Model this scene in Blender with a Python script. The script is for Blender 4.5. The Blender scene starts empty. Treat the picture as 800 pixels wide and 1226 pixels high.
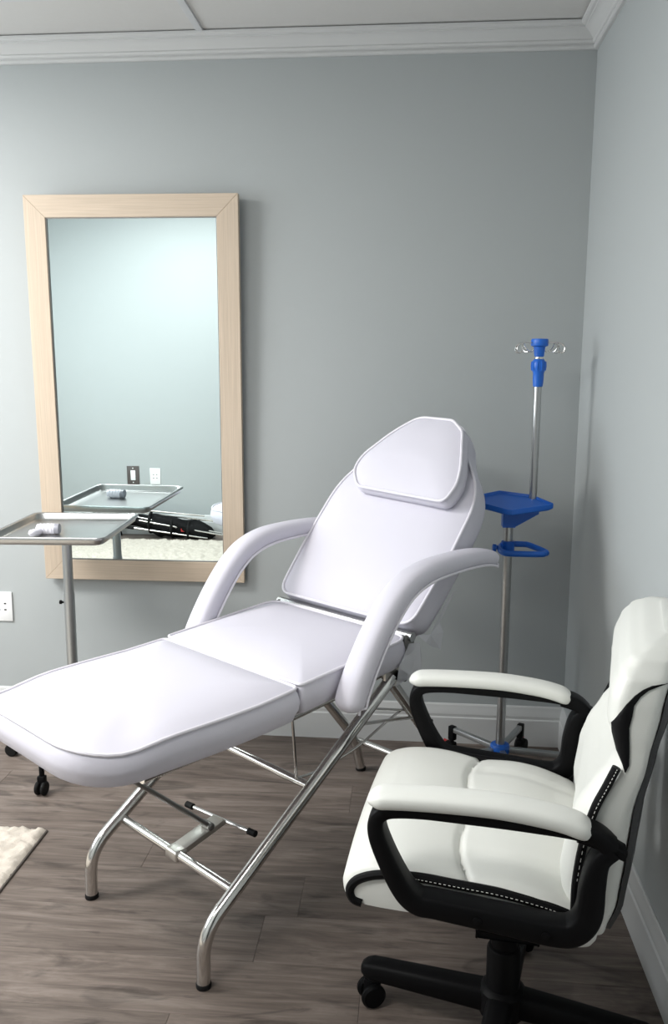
import bpy, bmesh, math, random
from mathutils import Vector, Matrix
random.seed(7)
PI = math.pi
S = 1.06                      # metres per drawing unit (everything below is drawn in units, scaled once at the end)
sc = bpy.context.scene
C = sc.collection

# ------------------------------------------------------------------ camera, world, lights, exposure
F_PX, YAW, PITCH, ROLL = 1028.5, 0.0870, 0.1681, 0.0049
CAM = Vector((-.5683, -2.9789, 1.3478))
fwd = Vector((-math.sin(YAW)*math.cos(PITCH), math.cos(YAW)*math.cos(PITCH), -math.sin(PITCH)))
rgt = Vector((math.cos(YAW), math.sin(YAW), 0)); upv = rgt.cross(fwd)
r2 = math.cos(ROLL)*rgt + math.sin(ROLL)*upv; u2 = -math.sin(ROLL)*rgt + math.cos(ROLL)*upv
cd = bpy.data.cameras.new('camera'); cam = bpy.data.objects.new('camera', cd); C.objects.link(cam)
cd.sensor_fit = 'VERTICAL'; cd.sensor_height = 36; cd.sensor_width = 36*800/1226
cd.lens = 36*F_PX/1226; cd.clip_start = .02
cam.matrix_world = Matrix(((r2.x, u2.x, -fwd.x, CAM.x*S), (r2.y, u2.y, -fwd.y, CAM.y*S), (r2.z, u2.z, -fwd.z, CAM.z*S), (0, 0, 0, 1)))
sc.camera = cam

wd = bpy.data.worlds.new('world'); sc.world = wd; wd.use_nodes = True
wd.node_tree.nodes['Background'].inputs[0].default_value = (.75, .87, 1, 1)
wd.node_tree.nodes['Background'].inputs[1].default_value = 1.2

XL, YF, YB, HC = -3.5, -3.15, -4.5, 2.405    # left wall, wall behind the camera, end of the hall behind it, ceiling height
DX0, DX1, DZ = -1.06, -.14, 2.02             # doorway the picture is taken from
WY0, WY1, WZ0, WZ1 = -2.10, -.40, .85, 2.15   # window opening in the left wall

def area(name, loc, rot, sx, sy, power, col):
    d = bpy.data.lights.new(name, 'AREA'); d.shape = 'RECTANGLE'; d.size = sx*S; d.size_y = sy*S
    d.energy = power; d.color = col
    o = bpy.data.objects.new(name, d); C.objects.link(o); o.location = Vector(loc)*S; o.rotation_euler = rot
    return o
area('window_daylight', (XL-.16, (WY0+WY1)/2, (WZ0+WZ1)/2), (0, -PI/2, 0), WZ1-WZ0, WY1-WY0, 62, (.92, .97, 1))
PANELS = [(-2.955, -1.20, 88), (-1.840, -2.35, 38)]   # the ceiling light panels overhead
for px_, py_, pw_ in PANELS: area('ceiling_panel_light', (px_, py_, HC-.03), (0, 0, 0), 1.0, .5, pw_, (1, .985, .955))

vs = sc.view_settings
vs.view_transform = 'Standard'; vs.look = 'None'; vs.gamma = 1; vs.use_curve_mapping = False
vs.exposure = 0.0

# ------------------------------------------------------------------ helpers
def tag(o, label, cat, group=None):
    o['label'] = label; o['category'] = cat
    if group: o['group'] = group
    return o
def mobj(name, verts, faces, mat, parent=None, smooth=True, kind=None, sharp=35):
    me = bpy.data.meshes.new(name)
    me.from_pydata([tuple(v) for v in verts], [], faces); me.update()
    bm = bmesh.new(); bm.from_mesh(me); bmesh.ops.recalc_face_normals(bm, faces=bm.faces); bm.to_mesh(me); bm.free()
    if mat: me.materials.append(mat)
    if smooth:
        me.polygons.foreach_set('use_smooth', [True]*len(me.polygons)); me.set_sharp_from_angle(angle=math.radians(sharp))
    o = bpy.data.objects.new(name, me); C.objects.link(o)
    if parent: o.parent = parent
    if kind: o['kind'] = kind
    return o
def empty(name, loc, rz=0):
    o = bpy.data.objects.new(name, None); C.objects.link(o); o.location = loc; o.rotation_euler = (0, 0, rz)
    o.empty_display_size = .05
    return o
class MB:
    """collects shapes for one part"""
    def __init__(s): s.v = []; s.f = []
    def add(s, vf, M=None):
        v, f = vf; n = len(s.v)
        s.v += [(M @ Vector(p)) if M else Vector(p) for p in v]; s.f += [tuple(i+n for i in q) for q in f]
        return s
    def obj(s, name, mat, parent=None, **k): return mobj(name, s.v, s.f, mat, parent, **k)

def box(x0, x1, y0, y1, z0, z1, bev=0, seg=2):
    bm = bmesh.new(); bmesh.ops.create_cube(bm, size=1)
    for q in bm.verts:
        q.co = ((x0+x1)/2+q.co.x*(x1-x0), (y0+y1)/2+q.co.y*(y1-y0), (z0+z1)/2+q.co.z*(z1-z0))
    if bev: bmesh.ops.bevel(bm, geom=list(bm.edges), offset=bev, segments=seg, affect='EDGES', profile=.5)
    bm.verts.index_update()
    r = ([q.co.copy() for q in bm.verts], [[q.index for q in f.verts] for f in bm.faces]); bm.free(); return r
def catmull(pts, n=6, closed=False):
    P = [Vector(p) for p in pts]; out = []; m = len(P)
    rng = range(m if closed else m-1)
    for i in rng:
        if closed: a, b, c, d = P[i-1], P[i], P[(i+1) % m], P[(i+2) % m]
        else: a, b, c, d = P[max(i-1, 0)], P[i], P[i+1], P[min(i+2, m-1)]
        for k in range(n):
            t = k/n
            out.append(.5*((2*b)+(c-a)*t+(2*a-5*b+4*c-d)*t*t+(3*b-a-3*c+d)*t**3))
    if not closed: out.append(P[-1])
    return out
def bendpath(pts, radii, n=6):
    """polyline with rounded inner corners"""
    P = [Vector(p) for p in pts]; out = [P[0]]
    for i in range(1, len(P)-1):
        r = radii[i-1] if isinstance(radii, (list, tuple)) else radii
        a = (P[i-1]-P[i]); b = (P[i+1]-P[i]); d = min(r, a.length*.49, b.length*.49)
        A = P[i]+a.normalized()*d; B = P[i]+b.normalized()*d
        for k in range(n+1):
            t = k/n; out.append((1-t)**2*A+2*t*(1-t)*P[i]+t*t*B)
    out.append(P[-1]); return out
def tube(path, r, n=12, closed=False, cap=True, rf=None, flat=1):
    """round bar along a path; rf(t) scales the radius, flat squeezes the section's second axis"""
    P = [Vector(p) for p in path]; m = len(P); v = []; f = []
    T = []
    for i in range(m):
        a = P[i-1] if (closed or i) else P[i]; b = P[(i+1) % m] if (closed or i < m-1) else P[i]
        T.append((b-a).normalized())
    up = Vector((0, 0, 1)) if abs(T[0].z) < .9 else Vector((1, 0, 0))
    N = (up-T[0]*up.dot(T[0])).normalized()
    for i in range(m):
        if i: N = (N-T[i]*N.dot(T[i])).normalized()
        B = T[i].cross(N); rr = r*(rf(i/(m-1)) if rf else 1)
        for k in range(n):
            a = 2*PI*k/n; v.append(P[i]+N*math.cos(a)*rr*flat+B*math.sin(a)*rr)
    for i in range(m if closed else m-1):
        j = (i+1) % m
        for k in range(n):
            l = (k+1) % n; f.append((i*n+k, i*n+l, j*n+l, j*n+k))
    if not closed and cap:
        f.append(tuple(range(n))[::-1]); f.append(tuple((m-1)*n+k for k in range(n)))
    return v, f
def lathe(prof, n=24, loc=(0, 0, 0), axis='Z'):
    """prof: (r, h) from bottom to top"""
    v = []; f = []; L = Vector(loc)
    for r, h in prof:
        for k in range(n):
            a = 2*PI*k/n; x, y = r*math.cos(a), r*math.sin(a)
            p = (x, y, h) if axis == 'Z' else ((h, x, y) if axis == 'X' else (x, h, y))
            v.append(L+Vector(p))
    for i in range(len(prof)-1):
        for k in range(n):
            l = (k+1) % n; f.append((i*n+k, i*n+l, (i+1)*n+l, (i+1)*n+k))
    f.append(tuple(range(n))[::-1]); f.append(tuple((len(prof)-1)*n+k for k in range(n)))
    return v, f
def loft(rings, cap=True, closed=False):
    n = len(rings[0]); m = len(rings); v = [Vector(p) for r in rings for p in r]; f = []
    for i in range(m if closed else m-1):
        j = (i+1) % m
        for k in range(n):
            l = (k+1) % n; f.append((i*n+k, i*n+l, j*n+l, j*n+k))
    if cap and not closed: f.append(tuple(range(n))[::-1]); f.append(tuple((m-1)*n+k for k in range(n)))
    return v, f
def prism(poly, z0, z1):
    n = len(poly); v = [(p[0], p[1], z0) for p in poly]+[(p[0], p[1], z1) for p in poly]
    f = [tuple(range(n))[::-1], tuple(range(n, 2*n))]+[(k, (k+1) % n, n+(k+1) % n, n+k) for k in range(n)]
    return v, f
def rpoly(pts, n=6):
    """closed 2-D outline with rounded corners; pts (x, y, radius)"""
    out = []; m = len(pts)
    for i in range(m):
        p = Vector(pts[i][:2]); a = Vector(pts[i-1][:2])-p; b = Vector(pts[(i+1) % m][:2])-p; r = pts[i][2]
        d = min(r, a.length*.5, b.length*.5); A = p+a.normalized()*d; B = p+b.normalized()*d
        for k in range(n+1):
            t = k/n; out.append((1-t)**2*A+2*t*(1-t)*p+t*t*B)
    # resample long sides so the cushion can bend
    res = []
    for i in range(len(out)):
        a, b = out[i], out[(i+1) % len(out)]; L = (b-a).length
        if L < 1e-5: continue
        k = max(1, int(L/.04))
        for j in range(k): res.append(a+(b-a)*j/k)
    return res
def cushion(outline, zb, zt, dome, M=None, zf=None, bulge=.006, pipe_r=.0042, name='cushion', mat=None, pmat=None, parent=None, under=True):
    """padded slab with welted top edge"""
    xs = [p.x for p in outline]; ys = [p.y for p in outline]
    cx, cy = (min(xs)+max(xs))/2, (min(ys)+max(ys))/2; hx, hy = (max(xs)-min(xs))/2, (max(ys)-min(ys))/2
    zf = zf or (lambda x, y: 0)
    h = zt-zb
    prof = [(.05, zb), (.012, zb+.001), (.003, zb+.008), (0, zb+.02), (-bulge*.7, zb+h*.4), (-bulge, zb+h*.6), (-bulge*.5, zt-.012), (0, zt-.003), (.003, zt),
            (.010, zt+dome*.12), (.024, zt+dome*.34), (.045, zt+dome*.58), (.075, zt+dome*.78), (.115, zt+dome*.92), (.16, zt+dome)]
    rings = []
    for ins, z in prof:
        fx, fy = (hx-min(ins, hx*.92))/hx, (hy-min(ins, hy*.92))/hy
        w = 1 if z > (zb+zt)/2 else .4
        rings.append([Vector((cx+(p.x-cx)*fx, cy+(p.y-cy)*fy, z+zf(p.x, p.y)*w*(1 if ins < .06 else max(0, 1-(ins-.06)/.08)))) for p in outline])
    b = MB(); b.add(loft(rings), M); o = b.obj(name, mat, parent, sharp=60)
    if pipe_r:
        path = [Vector((p.x, p.y, zt+.001+zf(p.x, p.y))) for p in outline]
        b = MB(); b.add(tube(path, pipe_r, 8, closed=True), M); b.obj('piping', pmat or mat, o)
    return o
def psweep(path, hw, ht, y0, n=20, ex=2.6, endr=0, asym=None):
    """cushion-like bar: path in the x-z plane, half width hw across y, half thickness ht in the plane; ends rounded over endr"""
    P = [Vector((p[0], 0, p[1])) for p in path]; m = len(P)
    d = [0]
    for i in range(1, m): d.append(d[-1]+(P[i]-P[i-1]).length)
    Ltot = d[-1]; rings = []
    for i in range(m):
        a = P[max(i-1, 0)]; b = P[min(i+1, m-1)]; T = (b-a).normalized(); N = Vector((-T.z, 0, T.x))
        s = 1
        if endr:
            e = min(d[i], Ltot-d[i])
            if e < endr: s = max(.12, math.sqrt(max(0, 1-((endr-e)/endr)**2)))
        w = hw(d[i]/Ltot) if callable(hw) else hw; t = ht(d[i]/Ltot) if callable(ht) else ht
        r = []
        for k in range(n):
            a = 2*PI*k/n; c, q = math.cos(a), math.sin(a)
            r.append(P[i]+Vector((0, y0+math.copysign(abs(c)**(2/ex), c)*w*s, 0))+N*math.copysign(abs(q)**(2/ex), q)*t*s)
        rings.append(r)
    return loft(rings)
def dense(path, step=.008):
    out = []
    for a, b in zip(path[:-1], path[1:]):
        a, b = Vector(a), Vector(b); k = max(1, int((b-a).length/step))
        out += [a+(b-a)*j/k for j in range(k)]
    return out+[Vector(path[-1])]

# ------------------------------------------------------------------ materials
def mat(name, col, rough=.5, metal=0, noise=0, nscale=8, bump=0, bscale=200, spec=.5, coat=0, stretch=(1, 1, 1), alpha=1):
    m = bpy.data.materials.new(name); m.use_nodes = True; nt = m.node_tree; b = nt.nodes['Principled BSDF']
    b.inputs['Base Color'].default_value = (*col, 1); b.inputs['Roughness'].default_value = rough
    b.inputs['Metallic'].default_value = metal; b.inputs['Specular IOR Level'].default_value = spec
    b.inputs['Coat Weight'].default_value = coat; b.inputs['Alpha'].default_value = alpha
    tc = nt.nodes.new('ShaderNodeTexCoord'); mp = nt.nodes.new('ShaderNodeMapping'); mp.inputs['Scale'].default_value = stretch
    nt.links.new(tc.outputs['Object'], mp.inputs[0])
    if noise:
        n = nt.nodes.new('ShaderNodeTexNoise'); n.inputs['Scale'].default_value = nscale; n.inputs['Detail'].default_value = 5
        nt.links.new(mp.outputs[0], n.inputs[0])
        r = nt.nodes.new('ShaderNodeMapRange'); r.inputs[3].default_value = 1-noise; r.inputs[4].default_value = 1+noise
        nt.links.new(n.outputs[0], r.inputs[0])
        mx = nt.nodes.new('ShaderNodeVectorMath'); mx.operation = 'SCALE'; mx.inputs[0].default_value = col
        nt.links.new(r.outputs[0], mx.inputs['Scale']); nt.links.new(mx.outputs[0], b.inputs['Base Color'])
    if bump:
        n = nt.nodes.new('ShaderNodeTexNoise'); n.inputs['Scale'].default_value = bscale; n.inputs['Detail'].default_value = 3
        nt.links.new(mp.outputs[0], n.inputs[0])
        bp = nt.nodes.new('ShaderNodeBump'); bp.inputs['Strength'].default_value = bump; bp.inputs['Distance'].default_value = .002
        nt.links.new(n.outputs[0], bp.inputs['Height']); nt.links.new(bp.outputs[0], b.inputs['Normal'])
    return m
def wood(name, c1, c2, c3, rough, stretch, knots=True, vary=0, spec=.4, gs=4.0):
    m = bpy.data.materials.new(name); m.use_nodes = True; nt = m.node_tree; L = nt.links.new; N = nt.nodes.new
    b = nt.nodes['Principled BSDF']; b.inputs['Roughness'].default_value = rough; b.inputs['Specular IOR Level'].default_value = spec
    tc = N('ShaderNodeTexCoord'); oi = N('ShaderNodeObjectInfo')
    off = N('ShaderNodeVectorMath'); off.operation = 'SCALE'; off.inputs[0].default_value = (37, 23, 11); L(oi.outputs['Random'], off.inputs['Scale'])
    ad = N('ShaderNodeVectorMath'); ad.operation = 'ADD'; L(tc.outputs['Object'], ad.inputs[0]); L(off.outputs[0], ad.inputs[1])
    mp = N('ShaderNodeMapping'); mp.inputs['Scale'].default_value = stretch; L(ad.outputs[0], mp.inputs[0])
    n1 = N('ShaderNodeTexNoise'); n1.inputs['Scale'].default_value = gs; n1.inputs['Detail'].default_value = 8; n1.inputs['Roughness'].default_value = .68; n1.inputs['Distortion'].default_value = 1.1
    L(mp.outputs[0], n1.inputs[0])
    cr = N('ShaderNodeValToRGB'); e = cr.color_ramp.elements; e[0].position = .32; e[0].color = (*c1, 1); e[1].position = .70; e[1].color = (*c3, 1)
    e2 = cr.color_ramp.elements.new(.52); e2.color = (*c2, 1); L(n1.outputs[0], cr.inputs[0])
    last = cr.outputs[0]
    # fine dark grain streaks
    mp2 = N('ShaderNodeMapping'); mp2.inputs['Scale'].default_value = tuple(q*3.2 if q > 1 else q*1.3 for q in stretch); L(ad.outputs[0], mp2.inputs[0])
    n2 = N('ShaderNodeTexNoise'); n2.inputs['Scale'].default_value = gs*2; n2.inputs['Detail'].default_value = 4; L(mp2.outputs[0], n2.inputs[0])
    mr = N('ShaderNodeMapRange'); mr.inputs[1].default_value = .35; mr.inputs[2].default_value = .65; mr.inputs[3].default_value = .88; mr.inputs[4].default_value = 1.08; L(n2.outputs[0], mr.inputs[0])
    s1 = N('ShaderNodeVectorMath'); s1.operation = 'SCALE'; L(last, s1.inputs[0]); L(mr.outputs[0], s1.inputs['Scale']); last = s1.outputs[0]
    if knots:
        mp3 = N('ShaderNodeMapping'); mp3.inputs['Scale'].default_value = (1.3, 4.2, 1); L(ad.outputs[0], mp3.inputs[0])
        vo = N('ShaderNodeTexNoise'); vo.inputs['Scale'].default_value = 2.6; vo.inputs['Detail'].default_value = 6; vo.inputs['Distortion'].default_value = 1.8; L(mp3.outputs[0], vo.inputs[0])
        k = N('ShaderNodeMapRange'); k.inputs[1].default_value = .56; k.inputs[2].default_value = .68; k.inputs[3].default_value = 1.04; k.inputs[4].default_value = .60; L(vo.outputs[0], k.inputs[0])
        s2 = N('ShaderNodeVectorMath'); s2.operation = 'SCALE'; L(last, s2.inputs[0]); L(k.outputs[0], s2.inputs['Scale']); last = s2.outputs[0]
    if vary:
        v = N('ShaderNodeMapRange'); v.inputs[3].default_value = 1-vary; v.inputs[4].default_value = 1+vary; L(oi.outputs['Random'], v.inputs[0])
        s3 = N('ShaderNodeVectorMath'); s3.operation = 'SCALE'; L(last, s3.inputs[0]); L(v.outputs[0], s3.inputs['Scale']); last = s3.outputs[0]
    L(last, b.inputs['Base Color'])
    bp = N('ShaderNodeBump'); bp.inputs['Strength'].default_value = .12; bp.inputs['Distance'].default_value = .001; L(n2.outputs[0], bp.inputs['Height']); L(bp.outputs[0], b.inputs['Normal'])
    return m

M = dict(
    wall=mat('grey_wall_paint', (.385, .408, .410), .62, bump=.10, bscale=350, noise=.015, nscale=2, spec=.3),
    trim=mat('white_trim_paint', (.58, .585, .58), .38, spec=.4),
    tile=mat('ceiling_tile', (.62, .615, .60), .9, noise=.02, nscale=60, bump=.25, bscale=500),
    tee=mat('ceiling_grid_metal', (.60, .61, .62), .5),
    plank=wood('wood_look_vinyl_plank', (.082, .063, .053), (.146, .117, .100), (.210, .174, .152), .50, (.9, 8.5, 1), vary=.09, spec=.3, gs=2.6),
    seam=mat('dark_floor_joint', (.05, .04, .035), .8),
    vinyl=mat('lilac_white_vinyl', (.575, .56, .625), .58, bump=.10, bscale=600, spec=.22),
    pipe=mat('white_vinyl_piping', (.68, .66, .715), .4),
    chrome=mat('chrome', (.66, .65, .63), .17, 1, bump=.02, bscale=40),
    steel=mat('brushed_steel', (.47, .475, .475), .30, 1, noise=.04, nscale=30),
    satin=mat('satin_grey_metal', (.46, .475, .48), .38, .9),
    zinc=mat('zinc_plate', (.66, .64, .60), .38, 1, noise=.08, nscale=40),
    dsteel=mat('dark_oiled_steel', (.23, .225, .215), .4, .9, noise=.1, nscale=20),
    black=mat('black_plastic', (.004, .004, .0045), .5, spec=.10, bump=.05, bscale=500),
    rubber=mat('black_rubber', (.008, .008, .008), .7, spec=.2),
    red=mat('red_plastic', (.35, .02, .02), .4),
    blue=mat('blue_plastic', (.010, .125, .56), .36, spec=.5),
    cream=mat('cream_white_leather', (.66, .665, .63), .42, bump=.14, bscale=450, noise=.02, nscale=6, spec=.45),
    bleather=mat('black_leather', (.004, .004, .0045), .5, spec=.12, bump=.15, bscale=500),
    thread=mat('pale_thread', (.75, .75, .72), .6),
    dshell=mat('charcoal_back_shell', (.045, .047, .05), .5),
    oak=wood('pale_ash_veneer', (.50, .405, .31), (.55, .45, .35), (.59, .49, .39), .45, (70, 70, .7), knots=False, gs=3.0),
    oakh=wood('pale_ash_veneer_across', (.50, .405, .31), (.55, .45, .35), (.59, .49, .39), .45, (.7, 70, 70), knots=False, gs=3.0),
    glass=mat('mirror_glass', (.86, .965, .975), .004, 1),
    plate=mat('white_wall_plate', (.80, .81, .81), .3),
    slot=mat('dark_slot', (.02, .02, .02), .6),
    bplate=mat('dark_brown_wall_plate', (.085, .072, .068), .4),
    dev=mat('pale_plastic_device', (.80, .78, .86), .3),
    devg=mat('grey_plastic_device', (.28, .28, .32), .35),
    rug=mat('beige_rug_pile', (.52, .47, .41), .95, noise=.22, nscale=45, bump=.6, bscale=300),
    rugb=mat('rug_binding', (.10, .085, .075), .9),
    fabric=mat('black_nylon', (.004, .004, .0045), .7, bump=.3, bscale=300, spec=.15),
    lens=mat('light_panel_lens', (.9, .9, .9), .4),
)
# clear crumpled film
mf = bpy.data.materials.new('clear_plastic_film'); mf.use_nodes = True; nt = mf.node_tree; nt.nodes.clear()
o_ = nt.nodes.new('ShaderNodeOutputMaterial'); mx = nt.nodes.new('ShaderNodeMixShader'); tr = nt.nodes.new('ShaderNodeBsdfTransparent'); gl = nt.nodes.new('ShaderNodeBsdfPrincipled')
tr.inputs[0].default_value = (.88, .88, .90, 1); gl.inputs['Base Color'].default_value = (.62, .62, .66, 1); gl.inputs['Roughness'].default_value = .15; mx.inputs[0].default_value = .60
nt.links.new(tr.outputs[0], mx.inputs[1]); nt.links.new(gl.outputs[0], mx.inputs[2]); nt.links.new(mx.outputs[0], o_.inputs[0]); M['film'] = mf
# window pane
mw = bpy.data.materials.new('window_glass'); mw.use_nodes = True; nt = mw.node_tree; nt.nodes.clear()
o_ = nt.nodes.new('ShaderNodeOutputMaterial'); mx = nt.nodes.new('ShaderNodeMixShader'); tr = nt.nodes.new('ShaderNodeBsdfTransparent'); gl = nt.nodes.new('ShaderNodeBsdfGlossy')
gl.inputs['Roughness'].default_value = .02; mx.inputs[0].default_value = .06
nt.links.new(tr.outputs[0], mx.inputs[1]); nt.links.new(gl.outputs[0], mx.inputs[2]); nt.links.new(mx.outputs[0], o_.inputs[0]); M['pane'] = mw

# ------------------------------------------------------------------ the room
def struct(name, vf, m, parent=None, **k):
    b = MB()
    for q in (vf if isinstance(vf, list) else [vf]): b.add(q)
    o = b.obj(name, m, parent, **k)
    if not parent: o['kind'] = 'structure'
    return o
T = .12
floor = struct('floor', box(XL-T, T, YB-T, T, -.06, -.003), M['seam'], smooth=False)
struct('wall_back', box(XL-T, T, 0, T, 0, HC+.1), M['wall'], smooth=False)
struct('wall_right', box(0, T, YB-T, -.0005, 0, HC+.1), M['wall'], smooth=False)
struct('wall_front', [box(XL, DX0, YF-T, YF, 0, HC+.1), box(DX1, -.0005, YF-T, YF, 0, HC+.1), box(DX0, DX1, YF-T, YF, DZ, HC+.1)], M['wall'], smooth=False)
struct('wall_hall', [box(XL-T, T, YB-T, YB, 0, HC+.1), box(XL-T, XL, YB, YF-T, 0, HC+.1)], M['wall'], smooth=False)
struct('door_1', [box(DX0-.07, DX0, YF, YF+.014, 0, DZ+.07, .003), box(DX1, DX1+.07, YF, YF+.014, 0, DZ+.07, .003), box(DX0, DX1, YF, YF+.014, DZ, DZ+.07, .003),
    box(DX0, DX0+.015, YF-T, YF, 0, DZ, .002), box(DX1-.015, DX1, YF-T, YF, 0, DZ, .002), box(DX0+.015, DX1-.015, YF-T, YF, DZ-.015, DZ, .002)], M['trim'])
struct('wall_left', [box(XL-T, XL, YF, WY0, 0, HC+.1), box(XL-T, XL, WY1, -.0005, 0, HC+.1), box(XL-T, XL, WY0, WY1, 0, WZ0), box(XL-T, XL, WY0, WY1, WZ1, HC+.1)], M['wall'], smooth=False)
# floor planks, running left to right
PW, PLN = .172, 1.15; rnd = random.Random(3); cache = {}
y = YB
row = 0
while y < -.001:
    y1 = min(y+PW, 0); x = XL-rnd.random()*PLN
    while x < -.001:
        a, b = max(x, XL), min(x+PLN, 0)
        if b-a > .02:
            v, f = box(-(b-a)/2+.0002, (b-a)/2-.0002, -(y1-y)/2+.0002, (y1-y)/2-.0002, -.006, 0, .0006, 1)
            o = mobj('plank', v, f, M['plank'], floor, smooth=False); o.location = ((a+b)/2, (y+y1)/2, 0)
        x += PLN
    y = y1; row += 1
# ceiling: lay-in tiles on a metal grid
ceil = struct('ceiling', box(XL-T, T, YB-T, T, HC+.03, HC+.1), M['tile'], smooth=False)
GX = sorted([-1.262-1.15*k for k in range(0, 2)]+[XL, 0]); GX = [g for g in GX if XL <= g <= 0]
GY = sorted([-.335-.575*k for k in range(0, 5)]+[YF, 0]); GY = [g for g in GY if YF <= g <= 0]
for i in range(len(GX)-1):
    for j in range(len(GY)-1):
        if GX[i+1]-GX[i] < .05 or GY[j+1]-GY[j] < .05: continue
        cxm, cym = (GX[i]+GX[i+1])/2, (GY[j]+GY[j+1])/2
        v, f = box(GX[i]+.004, GX[i+1]-.004, GY[j]+.004, GY[j+1]-.004, HC+.004, HC+.016, .002, 1)
        mobj('ceiling_tile', v, f, M['tile'], ceil, smooth=False)
for g in GX[1:-1]:
    v, f = box(g-.0115, g+.0115, YF, 0, HC-.003, HC+.004, .001, 1); mobj('grid_bar', v, f, M['tee'], ceil, smooth=False)
for g in GY[1:-1]:
    for i in range(len(GX)-1):
        v, f = box(GX[i]+.0115, GX[i+1]-.0115, g-.0115, g+.0115, HC-.0028, HC+.004, .001, 1); mobj('grid_bar', v, f, M['tee'], ceil, smooth=False)
# crown moulding: profile (out from wall, height below ceiling)
CP = [(0, -.076), (.010, -.076), (.015, -.072), (.015, -.066), (.011, -.063), (.011, -.060), (.017, -.057), (.020, -.051), (.018, -.046), (.024, -.040), (.034, -.029), (.046, -.021), (.050, -.020), (.050, -.015), (.058, -.013), (.064, -.008), (.064, 0), (0, 0)]
CP = [(a, b*.90) for a, b in CP]
def moulding(name, prof, z0, side, x0=None, x1=None):
    rings = []
    for end in (0, 1):
        r = []
        for d, h in prof:
            if side == 'back': p = ((XL+d if end == 0 else -d), -d, z0+h)
            elif side == 'front': p = (((XL+d if x0 is None else x0) if end == 0 else (-d if x1 is None else x1)), YF+d, z0+h)
            elif side == 'right': p = (-d, (YF+d if end == 0 else -d), z0+h)
            else: p = (XL+d, (YF+d if end == 0 else -d), z0+h)
            r.append(p)
        rings.append(r)
    v, f = loft(rings); o = mobj(name, v, f, M['trim'], sharp=22); o['kind'] = 'structure'; return o
for k, s in enumerate(('back', 'right', 'front', 'left')): moulding('trim_%d' % (k+1), CP, HC, s)
BP = [(0, 0), (.015, 0), (.015, .096), (.0115, .100), (.0115, .106), (.0125, .110), (.010, .126), (.007, .135), (.006, .142), (.003, .147), (0, .147)]
for s in ('back', 'right', 'left'): moulding('baseboard_'+s, BP, 0, s)
moulding('baseboard_front', BP, 0, 'front', None, DX0-.07)
# window in the left wall
win = struct('window_1', [box(XL-.10, XL-.04, WY0, WY0+.05, WZ0, WZ1, .003), box(XL-.10, XL-.04, WY1-.05, WY1, WZ0, WZ1, .003),
    box(XL-.10, XL-.04, WY0, WY1, WZ0, WZ0+.05, .003), box(XL-.10, XL-.04, WY0, WY1, WZ1-.05, WZ1, .003)], M['trim'])
v, f = box(XL-.09, XL-.05, (WY0+WY1)/2-.02, (WY0+WY1)/2+.02, WZ0+.05, WZ1-.05, .003); mobj('window_mullion', v, f, M['trim'], win)
v, f = box(XL-.04, XL+.06, WY0-.03, WY1+.03, WZ0-.025, WZ0, .004); mobj('window_sill', v, f, M['trim'], win)
for a, b in ((WY0+.05, (WY0+WY1)/2-.02), ((WY0+WY1)/2+.02, WY1-.05)):
    v, f = box(XL-.072, XL-.068, a, b, WZ0+.05, WZ1-.05); mobj('pane', v, f, M['pane'], win, smooth=False)
# ceiling light panel (out of view overhead)
for px_, py_, pw_ in PANELS:
    lp = empty('ceiling_light_panel', (px_, py_, HC-.004))
    tag(lp, 'flat white rectangular light panel set into the tiled ceiling', 'ceiling light', 'ceiling light panels')
    b = MB()
    for q in (box(-.53, .53, .255, .275, -.018, 0, .002), box(-.53, .53, -.275, -.255, -.018, 0, .002), box(-.53, -.51, -.255, .255, -.018, 0, .002), box(.51, .53, -.255, .255, -.018, 0, .002)): b.add(q)
    b.obj('frame', M['trim'], lp); v, f = box(-.51, .51, -.255, .255, -.010, -.002); mobj('lens', v, f, M['lens'], lp, smooth=False)

# ------------------------------------------------------------------ wall mirror
mx0, mx1, mz0, mz1 = -1.8767, -1.147, .5818, 1.9095
MY = -.004                                  # back of the frame
mir = empty('wall_mirror', ((mx0+mx1)/2, -.005, mz0)); mir.rotation_euler = (math.radians(1.15), 0, math.radians(1.0))   # hangs leaning a little forward
tag(mir, 'tall mirror in a pale ash wood frame hung on the grey wall', 'mirror')
w2 = (mx1-mx0)/2; hh = mz1-mz0; fw = .073
def rail(name, poly, m):
    # poly in (x, z); front face at y=-.028 with a slightly raised outer edge
    n = len(poly); v = [(p[0], MY, p[1]) for p in poly]+[(p[0], -.030, p[1]) for p in poly]
    f = [tuple(range(n)), tuple(range(n, 2*n))[::-1]]+[(k, (k+1) % n, n+(k+1) % n, n+k) for k in range(n)]
    bm = bmesh.new(); vv = [bm.verts.new(p) for p in v]; [bm.faces.new([vv[i] for i in q]) for q in f]
    bmesh.ops.recalc_face_normals(bm, faces=bm.faces)
    bmesh.ops.bevel(bm, geom=list(bm.edges), offset=.0012, segments=1, affect='EDGES'); bm.verts.index_update()
    r = ([q.co.copy() for q in bm.verts], [[q.index for q in g.verts] for g in bm.faces]); bm.free()
    return mobj(name, r[0], r[1], m, mir, smooth=False)
rail('frame_stile', [(-w2, 0), (-w2+fw, fw), (-w2+fw, hh-fw), (-w2, hh)], M['oak'])
rail('frame_stile', [(w2, 0), (w2-fw, fw), (w2-fw, hh-fw), (w2, hh)], M['oak'])
rail('frame_rail', [(-w2, 0), (w2, 0), (w2-fw, fw), (-w2+fw, fw)], M['oakh'])
rail('frame_rail', [(-w2, hh), (w2, hh), (w2-fw, hh-fw), (-w2+fw, hh-fw)], M['oakh'])
v, f = box(-w2+fw-.008, w2-fw+.008, -.021, -.014, fw-.008, hh-fw+.008); mobj('mirror_glass', v, f, M['glass'], mir, smooth=False)
bk = MB(); g = .003
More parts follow.
